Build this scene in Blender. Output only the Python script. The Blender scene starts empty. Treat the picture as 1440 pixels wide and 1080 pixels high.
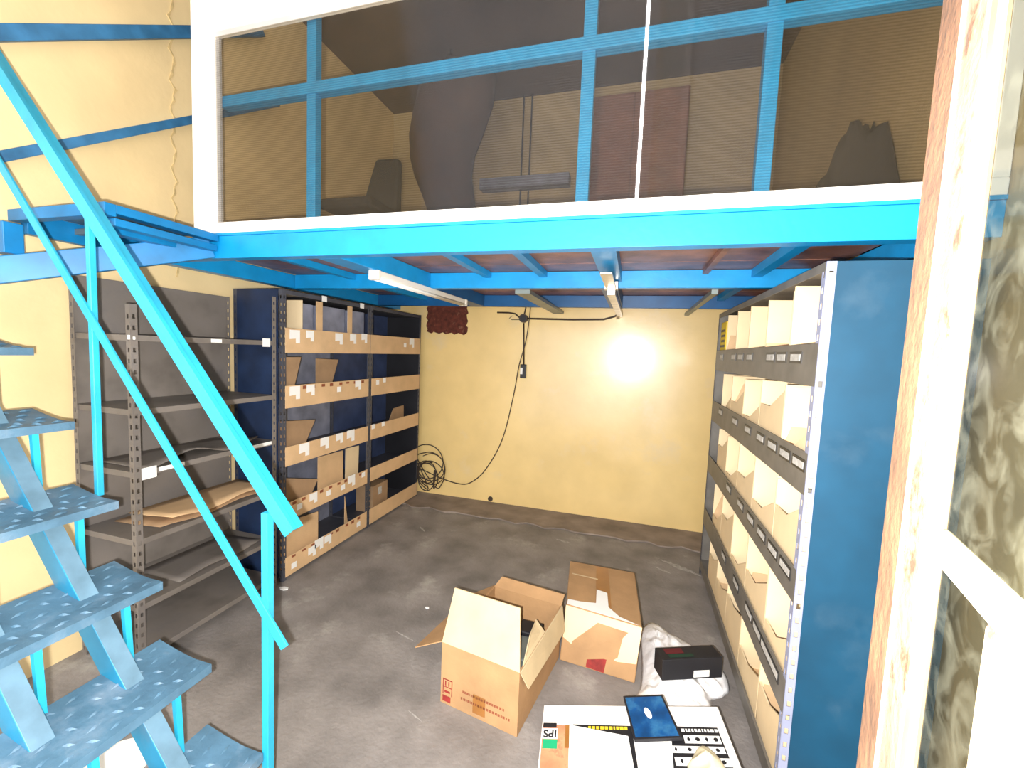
import bpy, bmesh, math, random
from mathutils import Vector, Matrix, noise as mnoise
random.seed(7)
SC = bpy.context.scene
COL = SC.collection
PI = math.pi

# ------------------------------------------------------------------ materials
def lin(r, g, b):
    f = lambda c: (c / 255 / 12.92) if c / 255 <= 0.04045 else ((c / 255 + 0.055) / 1.055) ** 2.4
    return (f(r), f(g), f(b), 1.0)

def mat(name, c, rough=0.6, metal=0.0, var=0.12, scale=6.0, bump=0.0, bscale=60.0, c2=None, patch=None, spec=0.5):
    """Procedural surface: colour wanders with noise; c2/patch adds worn patches of a second colour."""
    m = bpy.data.materials.new(name); m.use_nodes = True
    nt = m.node_tree; N = nt.nodes; L = nt.links
    b = N['Principled BSDF']
    b.inputs['Roughness'].default_value = rough
    b.inputs['Metallic'].default_value = metal
    b.inputs['Specular IOR Level'].default_value = spec
    tc = N.new('ShaderNodeTexCoord')
    nz = N.new('ShaderNodeTexNoise'); nz.inputs['Scale'].default_value = scale
    nz.inputs['Detail'].default_value = 6
    L.new(tc.outputs['Object'], nz.inputs['Vector'])
    rp = N.new('ShaderNodeValToRGB')
    rp.color_ramp.elements[0].position = 0.3; rp.color_ramp.elements[1].position = 0.7
    lo = [max(0, v * (1 - var)) for v in c[:3]] + [1]
    hi = [min(1, v * (1 + var)) for v in c[:3]] + [1]
    rp.color_ramp.elements[0].color = lo; rp.color_ramp.elements[1].color = hi
    L.new(nz.outputs['Fac'], rp.inputs['Fac'])
    out = rp.outputs['Color']
    if c2 is not None:
        n2 = N.new('ShaderNodeTexNoise'); n2.inputs['Scale'].default_value = patch[0]
        n2.inputs['Detail'].default_value = 8; n2.inputs['Roughness'].default_value = 0.65
        L.new(tc.outputs['Object'], n2.inputs['Vector'])
        r2 = N.new('ShaderNodeValToRGB')
        r2.color_ramp.elements[0].position = patch[1]; r2.color_ramp.elements[1].position = patch[2]
        L.new(n2.outputs['Fac'], r2.inputs['Fac'])
        mx = N.new('ShaderNodeMix'); mx.data_type = 'RGBA'
        L.new(r2.outputs['Color'], mx.inputs['Factor'])
        L.new(out, mx.inputs[6]); mx.inputs[7].default_value = c2
        out = mx.outputs[2]
    L.new(out, b.inputs['Base Color'])
    if bump > 0:
        n3 = N.new('ShaderNodeTexNoise'); n3.inputs['Scale'].default_value = bscale; n3.inputs['Detail'].default_value = 4
        L.new(tc.outputs['Object'], n3.inputs['Vector'])
        bp = N.new('ShaderNodeBump'); bp.inputs['Strength'].default_value = bump; bp.inputs['Distance'].default_value = 0.01
        L.new(n3.outputs['Fac'], bp.inputs['Height']); L.new(bp.outputs['Normal'], b.inputs['Normal'])
    return m

M = {}
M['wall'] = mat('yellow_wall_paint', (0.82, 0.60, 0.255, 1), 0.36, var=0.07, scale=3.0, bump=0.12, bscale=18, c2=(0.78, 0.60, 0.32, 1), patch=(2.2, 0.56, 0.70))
M['wall'].node_tree.nodes['Principled BSDF'].inputs['Coat Weight'].default_value = 1.0
M['wall'].node_tree.nodes['Principled BSDF'].inputs['Coat Roughness'].default_value = 0.17
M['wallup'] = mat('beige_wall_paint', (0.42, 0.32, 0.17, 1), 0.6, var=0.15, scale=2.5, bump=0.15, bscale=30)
M['floor'] = mat('dark_concrete', (0.225, 0.205, 0.195, 1), 0.62, var=0.34, scale=3.5, bump=0.35, bscale=45, c2=(0.42, 0.40, 0.37, 1), patch=(3.4, 0.57, 0.76))
M['screed'] = mat('smooth_grey_screed', (0.25, 0.20, 0.165, 1), 0.7, var=0.3, scale=5, bump=0.25, bscale=30)
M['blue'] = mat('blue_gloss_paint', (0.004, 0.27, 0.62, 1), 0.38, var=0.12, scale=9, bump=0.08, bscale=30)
M['rail'] = mat('cyan_blue_rail_paint', (0.020, 0.35, 0.54, 1), 0.42, var=0.14, scale=7, bump=0.1, bscale=50, c2=(0.16, 0.03, 0.02, 1), patch=(6.0, 0.73, 0.76))
M['tread'] = mat('dusty_blue_checker_plate', (0.072, 0.155, 0.235, 1), 0.5, var=0.25, scale=8, bump=0.25, bscale=40, c2=(0.20, 0.25, 0.31, 1), patch=(4.0, 0.52, 0.75))
M['bracket'] = mat('pale_blue_stringer_paint', (0.015, 0.20, 0.36, 1), 0.5, var=0.22, scale=7, c2=(0.17, 0.22, 0.30, 1), patch=(3.0, 0.5, 0.75))
M['wood'] = mat('red_brown_deck_boards', (0.24, 0.105, 0.07, 1), 0.4, var=0.5, scale=7, bump=0.2)
M['white'] = mat('white_frame_paint', (0.88, 0.86, 0.84, 1), 0.45, var=0.04)
M['lamp'] = mat('white_lamp_enamel', (0.85, 0.82, 0.75, 1), 0.4, var=0.04)
M['tube'] = mat('unlit_tube_glass', (0.80, 0.78, 0.74, 1), 0.2, var=0.02)
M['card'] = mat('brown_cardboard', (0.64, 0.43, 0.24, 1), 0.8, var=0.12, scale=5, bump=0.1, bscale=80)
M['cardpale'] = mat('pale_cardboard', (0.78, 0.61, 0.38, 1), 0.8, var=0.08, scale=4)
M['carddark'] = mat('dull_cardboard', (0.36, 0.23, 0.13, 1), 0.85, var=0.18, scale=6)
M['slate'] = mat('slate_blue_steel', (0.20, 0.215, 0.29, 1), 0.5, var=0.25, scale=9)
M['navy'] = mat('navy_blue_steel', (0.040, 0.062, 0.145, 1), 0.5, var=0.3, scale=6)
M['navyend'] = mat('dark_navy_steel', (0.010, 0.024, 0.068, 1), 0.5, var=0.35, scale=7)
M['shadedblue'] = mat('shaded_blue_paint', (0.002, 0.085, 0.25, 1), 0.4, var=0.15, scale=8)  # the beam blue with the weaker light at the back put into its colour
M['carton'] = mat('corrugated_carton', (0.40, 0.235, 0.112, 1), 0.8, var=0.14, scale=7, bump=0.15, bscale=60)
M['cartonpale'] = mat('pale_carton_inside', (0.56, 0.44, 0.27, 1), 0.8, var=0.10, scale=8, bump=0.1, bscale=60)
M['landing'] = mat('dimmed_blue_paint', (0.003, 0.17, 0.42, 1), 0.42, var=0.25, scale=7)  # same blue as the beams, dimmer light on the landing painted in
M['wallbar'] = mat('dimmed_bar_blue', (0.035, 0.155, 0.32, 1), 0.5, var=0.35, scale=9)  # blue of the wall bars, their dimmer light put into the colour
M['dust'] = mat('dusty_pale_blue_top', (0.10, 0.19, 0.265, 1), 0.7, var=0.25, scale=12)
M['bluepanel'] = mat('mid_blue_steel', (0.004, 0.055, 0.115, 1), 0.42, var=0.25, scale=4, c2=(0.05, 0.105, 0.165, 1), patch=(2.4, 0.55, 0.85))
M['post'] = mat('dark_grey_post', (0.055, 0.058, 0.075, 1), 0.5, var=0.2)
M['postlight'] = mat('lavender_grey_post', (0.26, 0.28, 0.40, 1), 0.45, var=0.1, scale=12)
M['greyshelf'] = mat('dusty_grey_steel', (0.17, 0.15, 0.135, 1), 0.55, var=0.28, scale=6, c2=(0.09, 0.085, 0.09, 1), patch=(3, 0.5, 0.8))
M['bar'] = mat('grey_shelf_lip', (0.15, 0.138, 0.122, 1), 0.5, var=0.18, scale=10)
M['holder'] = mat('black_label_holder', (0.03, 0.028, 0.026, 1), 0.4)
M['paper'] = mat('white_paper', (0.85, 0.85, 0.84, 1), 0.7, var=0.03)
M['labelgrey'] = mat('grey_paper_label', (0.50, 0.49, 0.47, 1), 0.6, var=0.2, scale=60)
M['plastic'] = mat('white_plastic_film', (0.90, 0.90, 0.92, 1), 0.35, var=0.05, scale=9, bump=0.6, bscale=22)
M['black'] = mat('black_card', (0.012, 0.012, 0.016, 1), 0.5, var=0.2)
M['rubber'] = mat('dark_cable_rubber', (0.045, 0.028, 0.018, 1), 0.6)
M['steel'] = mat('bright_zinc_steel', (0.62, 0.58, 0.52, 1), 0.32, metal=0.85, var=0.2, scale=14)
M['greysteel'] = mat('dull_grey_steel', (0.20, 0.23, 0.22, 1), 0.4, metal=0.4, var=0.2)
M['brick'] = mat('dark_brick', (0.10, 0.022, 0.012, 1), 0.9, var=0.5, scale=22, bump=0.9, bscale=40, c2=(0.25, 0.11, 0.07, 1), patch=(18, 0.60, 0.72))
M['red'] = mat('red_print', (0.26, 0.022, 0.018, 1), 0.7, var=0.35, scale=30)
M['maroon'] = mat('brown_red_print', (0.25, 0.07, 0.03, 1), 0.75, var=0.2)
M['green'] = mat('green_print', (0.01, 0.36, 0.16, 1), 0.6)
M['orange'] = mat('orange_photo_print', (0.62, 0.24, 0.13, 1), 0.5, var=0.5, scale=9, c2=(0.14, 0.05, 0.04, 1), patch=(9, 0.58, 0.70))
M['yellow'] = mat('yellow_print', (0.75, 0.55, 0.03, 1), 0.6)
M['tape'] = mat('brown_packing_tape', (0.33, 0.14, 0.035, 1), 0.3, var=0.2)
M['bluegloss'] = mat('scuffed_dark_blue_plastic', (0.004, 0.06, 0.20, 1), 0.3, var=0.4, scale=14, c2=(0.05, 0.20, 0.36, 1), patch=(11, 0.52, 0.75))
M['tissue'] = mat('cream_tissue', (0.58, 0.52, 0.36, 1), 0.8, var=0.1, bump=0.3, bscale=30)
M['darkcloth'] = mat('black_cloth', (0.016, 0.015, 0.016, 1), 0.9)
M['browncloth'] = mat('brown_cloth', (0.055, 0.030, 0.022, 1), 0.9, var=0.3)
M['cabinet'] = mat('red_brown_cabinet_wood', (0.20, 0.085, 0.055, 1), 0.6, var=0.25, scale=5)
M['ceiling'] = mat('dark_brown_ceiling_boards', (0.072, 0.045, 0.032, 1), 0.8, var=0.25, scale=4)
M['stile'] = mat('peeling_white_paint_on_wood', (0.135, 0.108, 0.068, 1), 0.6, var=0.2, scale=14, bump=0.3, bscale=60, c2=(0.075, 0.032, 0.016, 1), patch=(17, 0.55, 0.62))
M['rawwood'] = mat('bare_brown_wood', (0.11, 0.052, 0.025, 1), 0.65, var=0.3, scale=16, bump=0.3, bscale=70, c2=(0.35, 0.30, 0.22, 1), patch=(12, 0.69, 0.73))
M['putty'] = mat('white_muntin_paint', (0.40, 0.37, 0.30, 1), 0.55, var=0.1, scale=20)

def polycarbonate():
    m = bpy.data.materials.new('ribbed_polycarbonate'); m.use_nodes = True
    nt = m.node_tree; N = nt.nodes; L = nt.links
    for n in list(N):
        if n.type != 'OUTPUT_MATERIAL': N.remove(n)
    out = [n for n in N if n.type == 'OUTPUT_MATERIAL'][0]
    tc = N.new('ShaderNodeTexCoord')
    wv = N.new('ShaderNodeTexWave'); wv.wave_type = 'BANDS'; wv.bands_direction = 'Z'
    wv.inputs['Scale'].default_value = 32.0; wv.inputs['Distortion'].default_value = 0.0
    L.new(tc.outputs['Object'], wv.inputs['Vector'])
    rp = N.new('ShaderNodeValToRGB')
    rp.color_ramp.elements[0].color = (0.60, 0.56, 0.50, 1); rp.color_ramp.elements[1].color = (0.80, 0.76, 0.69, 1)
    L.new(wv.outputs['Fac'], rp.inputs['Fac'])
    tr = N.new('ShaderNodeBsdfTransparent'); L.new(rp.outputs['Color'], tr.inputs['Color'])
    gl = N.new('ShaderNodeBsdfAnisotropic')
    gl.inputs['Color'].default_value = (0.9, 0.9, 0.92, 1)
    gl.inputs['Roughness'].default_value = 0.17; gl.inputs['Anisotropy'].default_value = 0.985
    gl.inputs['Rotation'].default_value = 0.0
    tg = N.new('ShaderNodeTangent'); tg.direction_type = 'UV_MAP'; tg.uv_map = 'uv'
    L.new(tg.outputs['Tangent'], gl.inputs['Tangent'])
    df = N.new('ShaderNodeBsdfDiffuse'); df.inputs['Color'].default_value = (0.30, 0.25, 0.21, 1)
    m1 = N.new('ShaderNodeMixShader'); m1.inputs['Fac'].default_value = 0.07
    L.new(tr.outputs[0], m1.inputs[1]); L.new(gl.outputs[0], m1.inputs[2])
    nz = N.new('ShaderNodeTexNoise'); nz.inputs['Scale'].default_value = 1.6; L.new(tc.outputs['Object'], nz.inputs['Vector'])
    mr = N.new('ShaderNodeMapRange'); mr.inputs['From Min'].default_value = 0.3; mr.inputs['From Max'].default_value = 0.75
    mr.inputs['To Min'].default_value = 0.01; mr.inputs['To Max'].default_value = 0.05
    L.new(nz.outputs['Fac'], mr.inputs['Value'])
    m2 = N.new('ShaderNodeMixShader'); L.new(mr.outputs['Result'], m2.inputs['Fac'])
    L.new(m1.outputs[0], m2.inputs[1]); L.new(df.outputs[0], m2.inputs[2])
    L.new(m2.outputs[0], out.inputs['Surface'])
    return m
M['poly'] = polycarbonate()

def dirty_glass():
    m = bpy.data.materials.new('dirty_window_glass'); m.use_nodes = True
    nt = m.node_tree; N = nt.nodes; L = nt.links
    for n in list(N):
        if n.type != 'OUTPUT_MATERIAL': N.remove(n)
    out = [n for n in N if n.type == 'OUTPUT_MATERIAL'][0]
    tc = N.new('ShaderNodeTexCoord')
    tr = N.new('ShaderNodeBsdfTransparent'); tr.inputs['Color'].default_value = (0.66, 0.70, 0.62, 1)
    df = N.new('ShaderNodeBsdfDiffuse'); df.inputs['Color'].default_value = (0.16, 0.16, 0.12, 1)
    gl = N.new('ShaderNodeBsdfGlossy'); gl.inputs['Roughness'].default_value = 0.06
    n1 = N.new('ShaderNodeTexNoise'); n1.inputs['Scale'].default_value = 38; n1.inputs['Detail'].default_value = 8
    n1.inputs['Distortion'].default_value = 1.2
    L.new(tc.outputs['Object'], n1.inputs['Vector'])
    r1 = N.new('ShaderNodeValToRGB'); r1.color_ramp.elements[0].position = 0.45; r1.color_ramp.elements[1].position = 0.8
    r1.color_ramp.elements[0].color = (0.02, 0.02, 0.02, 1); r1.color_ramp.elements[1].color = (0.16, 0.16, 0.16, 1)
    L.new(n1.outputs['Fac'], r1.inputs['Fac'])
    m1 = N.new('ShaderNodeMixShader'); m1.inputs['Fac'].default_value = 0.04
    L.new(tr.outputs[0], m1.inputs[1]); L.new(gl.outputs[0], m1.inputs[2])
    m2 = N.new('ShaderNodeMixShader'); L.new(r1.outputs['Color'], m2.inputs['Fac'])
    L.new(m1.outputs[0], m2.inputs[1]); L.new(df.outputs[0], m2.inputs[2])
    L.new(m2.outputs[0], out.inputs['Surface'])
    return m
M['glass'] = dirty_glass()

# ------------------------------------------------------------------ mesh helpers
class MB:
    def __init__(s): s.v = []; s.f = []
    def add(s, vs, fs):
        o = len(s.v); s.v += [Vector(p) for p in vs]; s.f += [tuple(i + o for i in f) for f in fs]; return s
    def hexa(s, p):   # 4 bottom (ccw) + 4 top
        return s.add(p, [(3, 2, 1, 0), (4, 5, 6, 7), (0, 1, 5, 4), (1, 2, 6, 5), (2, 3, 7, 6), (3, 0, 4, 7)])
    def box(s, x0, x1, y0, y1, z0, z1):
        return s.hexa([(x0, y0, z0), (x1, y0, z0), (x1, y1, z0), (x0, y1, z0), (x0, y0, z1), (x1, y0, z1), (x1, y1, z1), (x0, y1, z1)])
    def prism(s, poly, d):  # polygon (3d points) extruded by vector d
        n = len(poly); d = Vector(d); a = [Vector(p) for p in poly]; b = [p + d for p in a]
        return s.add(a + b, [tuple(range(n))[::-1], tuple(range(n, 2 * n))] + [(i, (i + 1) % n, n + (i + 1) % n, n + i) for i in range(n)])
    def bar(s, p, q, w, h, up=(0, 0, 1)):   # rectangular bar p->q, w across, h along up
        p, q = Vector(p), Vector(q); t = (q - p).normalized(); u = Vector(up)
        u = (u - t * u.dot(t)).normalized(); r = t.cross(u)
        a = []
        for c in (p, q):
            a.append([c - r * w / 2 - u * h / 2, c + r * w / 2 - u * h / 2, c + r * w / 2 + u * h / 2, c - r * w / 2 + u * h / 2])
        v = a[0] + a[1]
        return s.add(v, [(3, 2, 1, 0), (4, 5, 6, 7), (0, 1, 5, 4), (1, 2, 6, 5), (2, 3, 7, 6), (3, 0, 4, 7)])
    def angle(s, p, q, a, t, ua, ub):   # L profile from p to q: one leg along ua, the other along ub
        p, q, ua, ub = Vector(p), Vector(q), Vector(ua).normalized(), Vector(ub).normalized()
        prof = [ua * 0, ua * a, ua * a + ub * t, ua * t + ub * t, ua * t + ub * a, ub * a]
        return s.prism([p + k for k in prof], q - p)
    def tube(s, pts, r, n=8, closed=False):
        pts = [Vector(p) for p in pts]; k = len(pts); o = len(s.v); fs = []
        prev = None
        for i, p in enumerate(pts):
            a = pts[(i - 1) % k] if (closed or i > 0) else p
            b = pts[(i + 1) % k] if (closed or i < k - 1) else p
            t = (b - a).normalized()
            if prev is None:
                u = t.orthogonal().normalized()
            else:
                u = (prev - t * prev.dot(t)).normalized()
            prev = u; w = t.cross(u)
            s.v += [p + (u * math.cos(2 * PI * j / n) + w * math.sin(2 * PI * j / n)) * r for j in range(n)]
        for i in range(k if closed else k - 1):
            for j in range(n):
                a0 = o + i * n + j; a1 = o + i * n + (j + 1) % n
                i2 = (i + 1) % k; b0 = o + i2 * n + j; b1 = o + i2 * n + (j + 1) % n
                fs.append((a0, a1, b1, b0))
        if not closed:
            fs.append(tuple(o + j for j in range(n))[::-1]); fs.append(tuple(o + (k - 1) * n + j for j in range(n)))
        s.f += fs; return s
    def build(s, name, m, parent=None, bevel=0.0, smooth=False):
        base = Vector((0, 0, 0)); q = parent
        while q is not None:
            base += q.location; q = q.parent
        me = bpy.data.meshes.new(name)
        me.from_pydata([tuple(p - base) for p in s.v], [], s.f); me.update()
        bm = bmesh.new(); bm.from_mesh(me); bmesh.ops.recalc_face_normals(bm, faces=bm.faces); bm.to_mesh(me); bm.free()
        me.materials.append(M[m] if isinstance(m, str) else m)
        if smooth:
            for f in me.polygons: f.use_smooth = True
        o = bpy.data.objects.new(name, me); COL.objects.link(o)
        if parent is not None: o.parent = parent
        if bevel > 0:
            b = o.modifiers.new('edge', 'BEVEL'); b.width = bevel; b.segments = 2; b.limit_method = 'ANGLE'
        return o

def tag(o, label, cat, group=None):
    o['label'] = label; o['category'] = cat
    if group: o['group'] = group
    return o
def thing(name, label, cat, loc, group=None):
    o = bpy.data.objects.new(name, None); COL.objects.link(o); o.location = loc; o.empty_display_size = 0.1
    return tag(o, label, cat, group)
def struct(o): o['kind'] = 'structure'; return o
def copy_tree(o, loc, label):
    c = o.copy(); COL.objects.link(c); c.location = loc; c['label'] = label
    for ch in list(o.children):
        d = ch.copy(); COL.objects.link(d); d.parent = c
        for g in list(ch.children):
            e = g.copy(); COL.objects.link(e); e.parent = d
    return c
def solo(mb, name, m, label, cat, group=None, bevel=0, smooth=False):
    """a one-mesh thing whose origin sits at its lowest point"""
    lo = Vector((sum(p.x for p in mb.v) / len(mb.v), sum(p.y for p in mb.v) / len(mb.v), min(p.z for p in mb.v)))
    mb.v = [p - lo for p in mb.v]
    o = mb.build(name, m, None, bevel, smooth); o.location = lo
    return tag(o, label, cat, group)

def perforated(mb, p, width_dir, w, z0, z1, pitch=0.05, hole=0.012, hh=0.020):
    """upright plate with a column of slots: a grid of cells with the hole cells left out"""
    p = Vector(p); d = Vector(width_dir).normalized()
    xs = [0, w / 2 - hole / 2, w / 2 + hole / 2, w]
    zs = [z0]; z = z0 + pitch / 2; holes = []
    while z + hh < z1 - 0.01:
        zs += [z, z + hh]; holes.append(len(zs) - 2); z += pitch
    zs.append(z1)
    vs = [p + d * x + Vector((0, 0, zz)) for zz in zs for x in xs]
    fs = []
    for i in range(len(zs) - 1):
        for j in range(3):
            if j == 1 and i in holes: continue
            a = i * 4 + j; fs.append((a, a + 1, a + 5, a + 4))
    mb.add(vs, fs)
    return mb

def lerp(a, b, t): return tuple(x + (y - x) * t for x, y in zip(a, b))

# ------------------------------------------------------------------ the setting
XW0, XW1, YB, YF, ZC = -2.60, 1.03, 4.10, -1.6, 4.05
struct(MB().box(XW0 - 0.2, XW1 + 0.2, YF, YB + 0.2, -0.1, 0).build('floor', 'floor'))
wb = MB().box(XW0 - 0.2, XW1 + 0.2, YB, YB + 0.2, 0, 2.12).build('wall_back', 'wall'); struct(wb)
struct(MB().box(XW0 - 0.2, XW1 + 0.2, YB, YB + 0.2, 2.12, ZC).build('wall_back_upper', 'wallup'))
struct(MB().box(XW0 - 0.2, XW0, YF, YB, 0, ZC).build('wall_left', mat('pale_yellow_wall_paint', (0.80, 0.62, 0.34, 1), 0.5, var=0.08, scale=3, bump=0.15, bscale=20)))
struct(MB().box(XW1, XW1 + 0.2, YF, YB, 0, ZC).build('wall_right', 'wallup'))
struct(MB().box(XW0 - 0.2, XW1 + 0.2, YF, YB + 0.2, ZC, ZC + 0.12).build('ceiling', 'ceiling'))
# smoother screed strip laid along the foot of the back wall
sv = []
for i in range(41):
    x = XW0 + (XW1 - XW0) * i / 40
    sv.append((x, 3.70 + 0.02 * math.sin(i * 1.7) + 0.015 * math.sin(i * 4.1), 0.0))
struct(MB().prism(sv + [(XW1, YB, 0), (XW0, YB, 0)], (0, 0, 0.012)).build('trim_1', 'screed'))
# brick patch left bare in the plaster
bp_ = []
for i in range(40):
    t = i / 40 * 4
    k = int(t); u = t - k
    c = [(-2.15, 1.765), (-1.685, 1.755), (-1.69, 2.08), (-2.145, 2.08)]
    a, b = c[k], c[(k + 1) % 4]
    bp_.append((a[0] + (b[0] - a[0]) * u + 0.012 * math.sin(i * 2.3), YB - 0.008, a[1] + (b[1] - a[1]) * u + 0.010 * math.cos(i * 3.1)))
struct(MB().prism(bp_, (0, 0.012, 0)).build('trim_2', 'brick'))
# ragged plaster seam down the left wall
sm = []
for i in range(60):
    z = 1.95 + i * 0.034
    sm.append((XW0 + 0.004, 1.845 + 0.012 * math.sin(i * 1.3) + 0.008 * math.sin(i * 3.7), z))
sm2 = [(XW0 + 0.004, p[1] + 0.010 + 0.006 * math.sin(k * 2.9), p[2]) for k, p in enumerate(sm)][::-1]
struct(MB().prism(sm + sm2, (-0.006, 0, 0)).build('trim_3', mat('sandy_plaster_seam', (0.62, 0.46, 0.22, 1), 0.8, var=0.25, scale=30)))

# ------------------------------------------------------------------ mezzanine
FY = 1.635   # front face of the front beam
mz = thing('mezzanine_platform', 'blue steel mezzanine platform with dark wooden deck above the shelf racks', 'mezzanine', (0, 3.0, 2.0))
def chan(mb, p, q, h, d, up=(0, 0, 1)):
    return mb.bar(p, q, d, h, up)
def ibeam_x(x0, x1, y, z0, z1, d=0.06, t=0.008):
    m = MB()
    # channel profile (web at y, flanges reaching back) as one closed outline
    prof = [(y, z0), (y + d, z0), (y + d, z0 + t), (y + t, z0 + t), (y + t, z1 - t), (y + d, z1 - t), (y + d, z1), (y, z1)]
    return m.prism([(x0, a, b) for a, b in prof], (x1 - x0, 0, 0))
ibeam_x(-2.05, XW1, FY, 2.0, 2.108).build('front_beam', 'blue', mz, 0.002)
MB().box(-2.05, XW1, FY - 0.004, FY + 0.05, 2.1085, 2.121).build('front_beam_lip', 'blue', mz)
ibeam_x(-2.46, XW1, 2.60, 2.0, 2.10).build('cross_beam', 'blue', mz, 0.002)
ibeam_x(-2.46, XW1, 3.66, 2.0, 2.10).build('cross_beam', 'shadedblue', mz, 0.002)
MB().box(-2.55, -2.47, FY, YB - 0.002, 2.0, 2.10).build('side_beam', 'blue', mz, 0.003)
MB().box(0.955, XW1 - 0.002, FY + 0.062, YB - 0.002, 2.0, 2.10).build('side_beam', 'blue', mz, 0.003)
MB().box(-2.47, -2.05, FY, FY + 0.06, 2.0, 2.108).build('front_beam', 'blue', mz, 0.002)
# joists of the front bay
MB().box(-1.475, -1.345, FY + 0.061, 2.598, 2.0, 2.10).build('joist', 'blue', mz, 0.003)
for x, w, z in ((-1.95, 0.045, 2.06), (-0.935, 0.045, 2.065), (-0.57, 0.045, 2.065), (0.61, 0.05, 2.055)):
    MB().box(x - w / 2, x + w / 2, FY + 0.061, 2.598, z, 2.10).build('joist', 'blue', mz)
MB().box(0.338, 0.368, FY + 0.061, 2.598, 2.075, 2.10).build('joist', 'wood', mz)
MB().box(-0.205, -0.10, FY + 0.061, 2.598, 2.035, 2.10).build('joist', 'blue', mz)
for x, w, z, mm in ((-1.95, 0.05, 2.05, 'blue'), (-0.17, 0.10, 2.0, 'shadedblue'), (-1.41, 0.13, 2.0, 'shadedblue'), (0.62, 0.05, 2.06, 'blue')):
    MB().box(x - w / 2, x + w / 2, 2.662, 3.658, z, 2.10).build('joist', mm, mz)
for x, w in ((-0.72, 0.10), (0.42, 0.035)):
    o = MB().box(x - w / 2, x + w / 2, 2.665, 4.02, 1.975, 2.0).build('joist', 'greysteel', mz); o['label'] = 'dull grey steel joist'
for k in range(14):
    y = 1.70 + k * 0.171
    MB().box(-2.46, 0.95, y, min(y + 0.168, YB - 0.004), 2.101 + 0.001 * (k % 2), 2.125).build('deck_board', 'wood', mz)

# white framed polycarbonate partition
pt = thing('polycarbonate_partition', 'white framed ribbed translucent panel standing on the mezzanine edge', 'partition', (-0.5, FY + 0.02, 2.121))
fr = MB(); y0, y1 = FY - 0.006, FY + 0.045
MB().box(-2.165, XW1 - 0.002, y0, y1, 2.121, 2.172).build('bottom_rail', 'white', pt, 0.003)
MB().box(-2.165, -2.05, y0, y1, 2.172, 3.32).build('frame_stile', 'white', pt, 0.003)
MB().box(-2.05, XW1 - 0.002, y0, y1, 3.06, 3.32).build('top_rail', 'white', pt, 0.003)
MB().box(0.985, XW1 - 0.002, y0, y1, 2.172, 3.06).build('frame_stile', 'white', pt, 0.003)
MB().box(-2.05, -2.032, y1 - 0.012, y1, 2.172, 3.06).build('glazing_bead', mat('grey_bead', (0.45, 0.46, 0.5, 1), 0.5), pt)
me = bpy.data.meshes.new('panel')
px0, px1, pz0, pz1 = -2.045, 0.985, 2.172, 3.06
me.from_pydata([(px0 + 0.5, 0.004, pz0 - 2.121), (px1 + 0.5, 0.004, pz0 - 2.121), (px1 + 0.5, 0.004, pz1 - 2.121), (px0 + 0.5, 0.004, pz1 - 2.121)], [], [(0, 1, 2, 3)])
uv = me.uv_layers.new(name='uv')
for i, c in enumerate(((0, 0), (1, 0), (1, 1), (0, 1))): uv.data[i].uv = c
me.materials.append(M['poly'])
po = bpy.data.objects.new('panel', me); COL.objects.link(po); po.parent = pt; po['label'] = 'smoky translucent horizontally ribbed panel'

# blue guard frame just behind the panel
gf = thing('guard_railing', 'blue square tube guard railing close behind the translucent panel', 'railing', (-0.5, 1.72, 2.126))
for x in (-1.51, -0.235, 0.391):
    MB().box(x - 0.025, x + 0.025, 1.69, 1.73, 2.126, 3.32).build('post', 'blue', gf, 0.003)
MB().box(-2.05, 0.95, 1.685, 1.735, 2.748, 2.800).build('rail', 'blue', gf, 0.003)

# two sloping bars on the left wall
for nm, z0, hgt, lab in (('upper', 2.806, 0.07, 'higher of two slanting blue steel bars fixed to the left yellow wall'),
                         ('lower', 2.322, 0.05, 'lower of two slanting blue steel bars fixed to the left yellow wall')):
    sl = 0.70
    a = (-2.575, 0.75, z0 - sl * 0.397); ye = 2.55 if nm == 'lower' else 2.42
    b = (-2.575, ye, z0 + sl * (ye - 1.147))
    solo(MB().bar(a, b, 0.045, hgt * 0.82), 'wall_bar', 'wallbar', lab, 'bar', 'slanting bars on the left wall', 0.003)

# ------------------------------------------------------------------ landing
ld = thing('stair_landing', 'blue steel landing frame at the top of the staircase beside the mezzanine', 'landing', (-2.2, 1.4, 1.9))
MB().bar((-2.38, 1.00, 1.818), (-2.06, 1.632, 2.052), 0.05, 0.100).build('sloping_beam', 'landing', ld, 0.003)
MB().box(-2.05, -2.0, 1.20, FY - 0.008, 2.078, 2.112).build('edge_channel', 'landing', ld, 0.002)
MB().box(-2.06, -2.01, 1.20, FY - 0.008, 2.032, 2.062).build('edge_channel', 'landing', ld, 0.002)
MB().box(-2.595, -2.0, 1.16, 1.20, 2.065, 2.112).build('edge_channel', 'landing', ld, 0.002)
MB().box(-2.595, -2.55, 1.20, FY - 0.002, 2.02, 2.112).build('edge_channel', 'landing', ld, 0.002)
MB().box(-2.16, -2.10, 1.20, FY - 0.008, 2.02, 2.075).build('cross_bar', 'landing', ld, 0.002)
MB().box(-2.55, -2.16, 1.36, 1.385, 2.06, 2.085).build('cross_bar', 'greysteel', ld)
MB().box(-2.55, -2.05, 1.201, FY - 0.008, 2.112, 2.120).build('landing_plate', 'tread', ld)
MB().box(-2.44, -2.36, 1.04, 1.10, 1.90, 2.02).build('bracket', 'landing', ld, 0.003)

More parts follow.
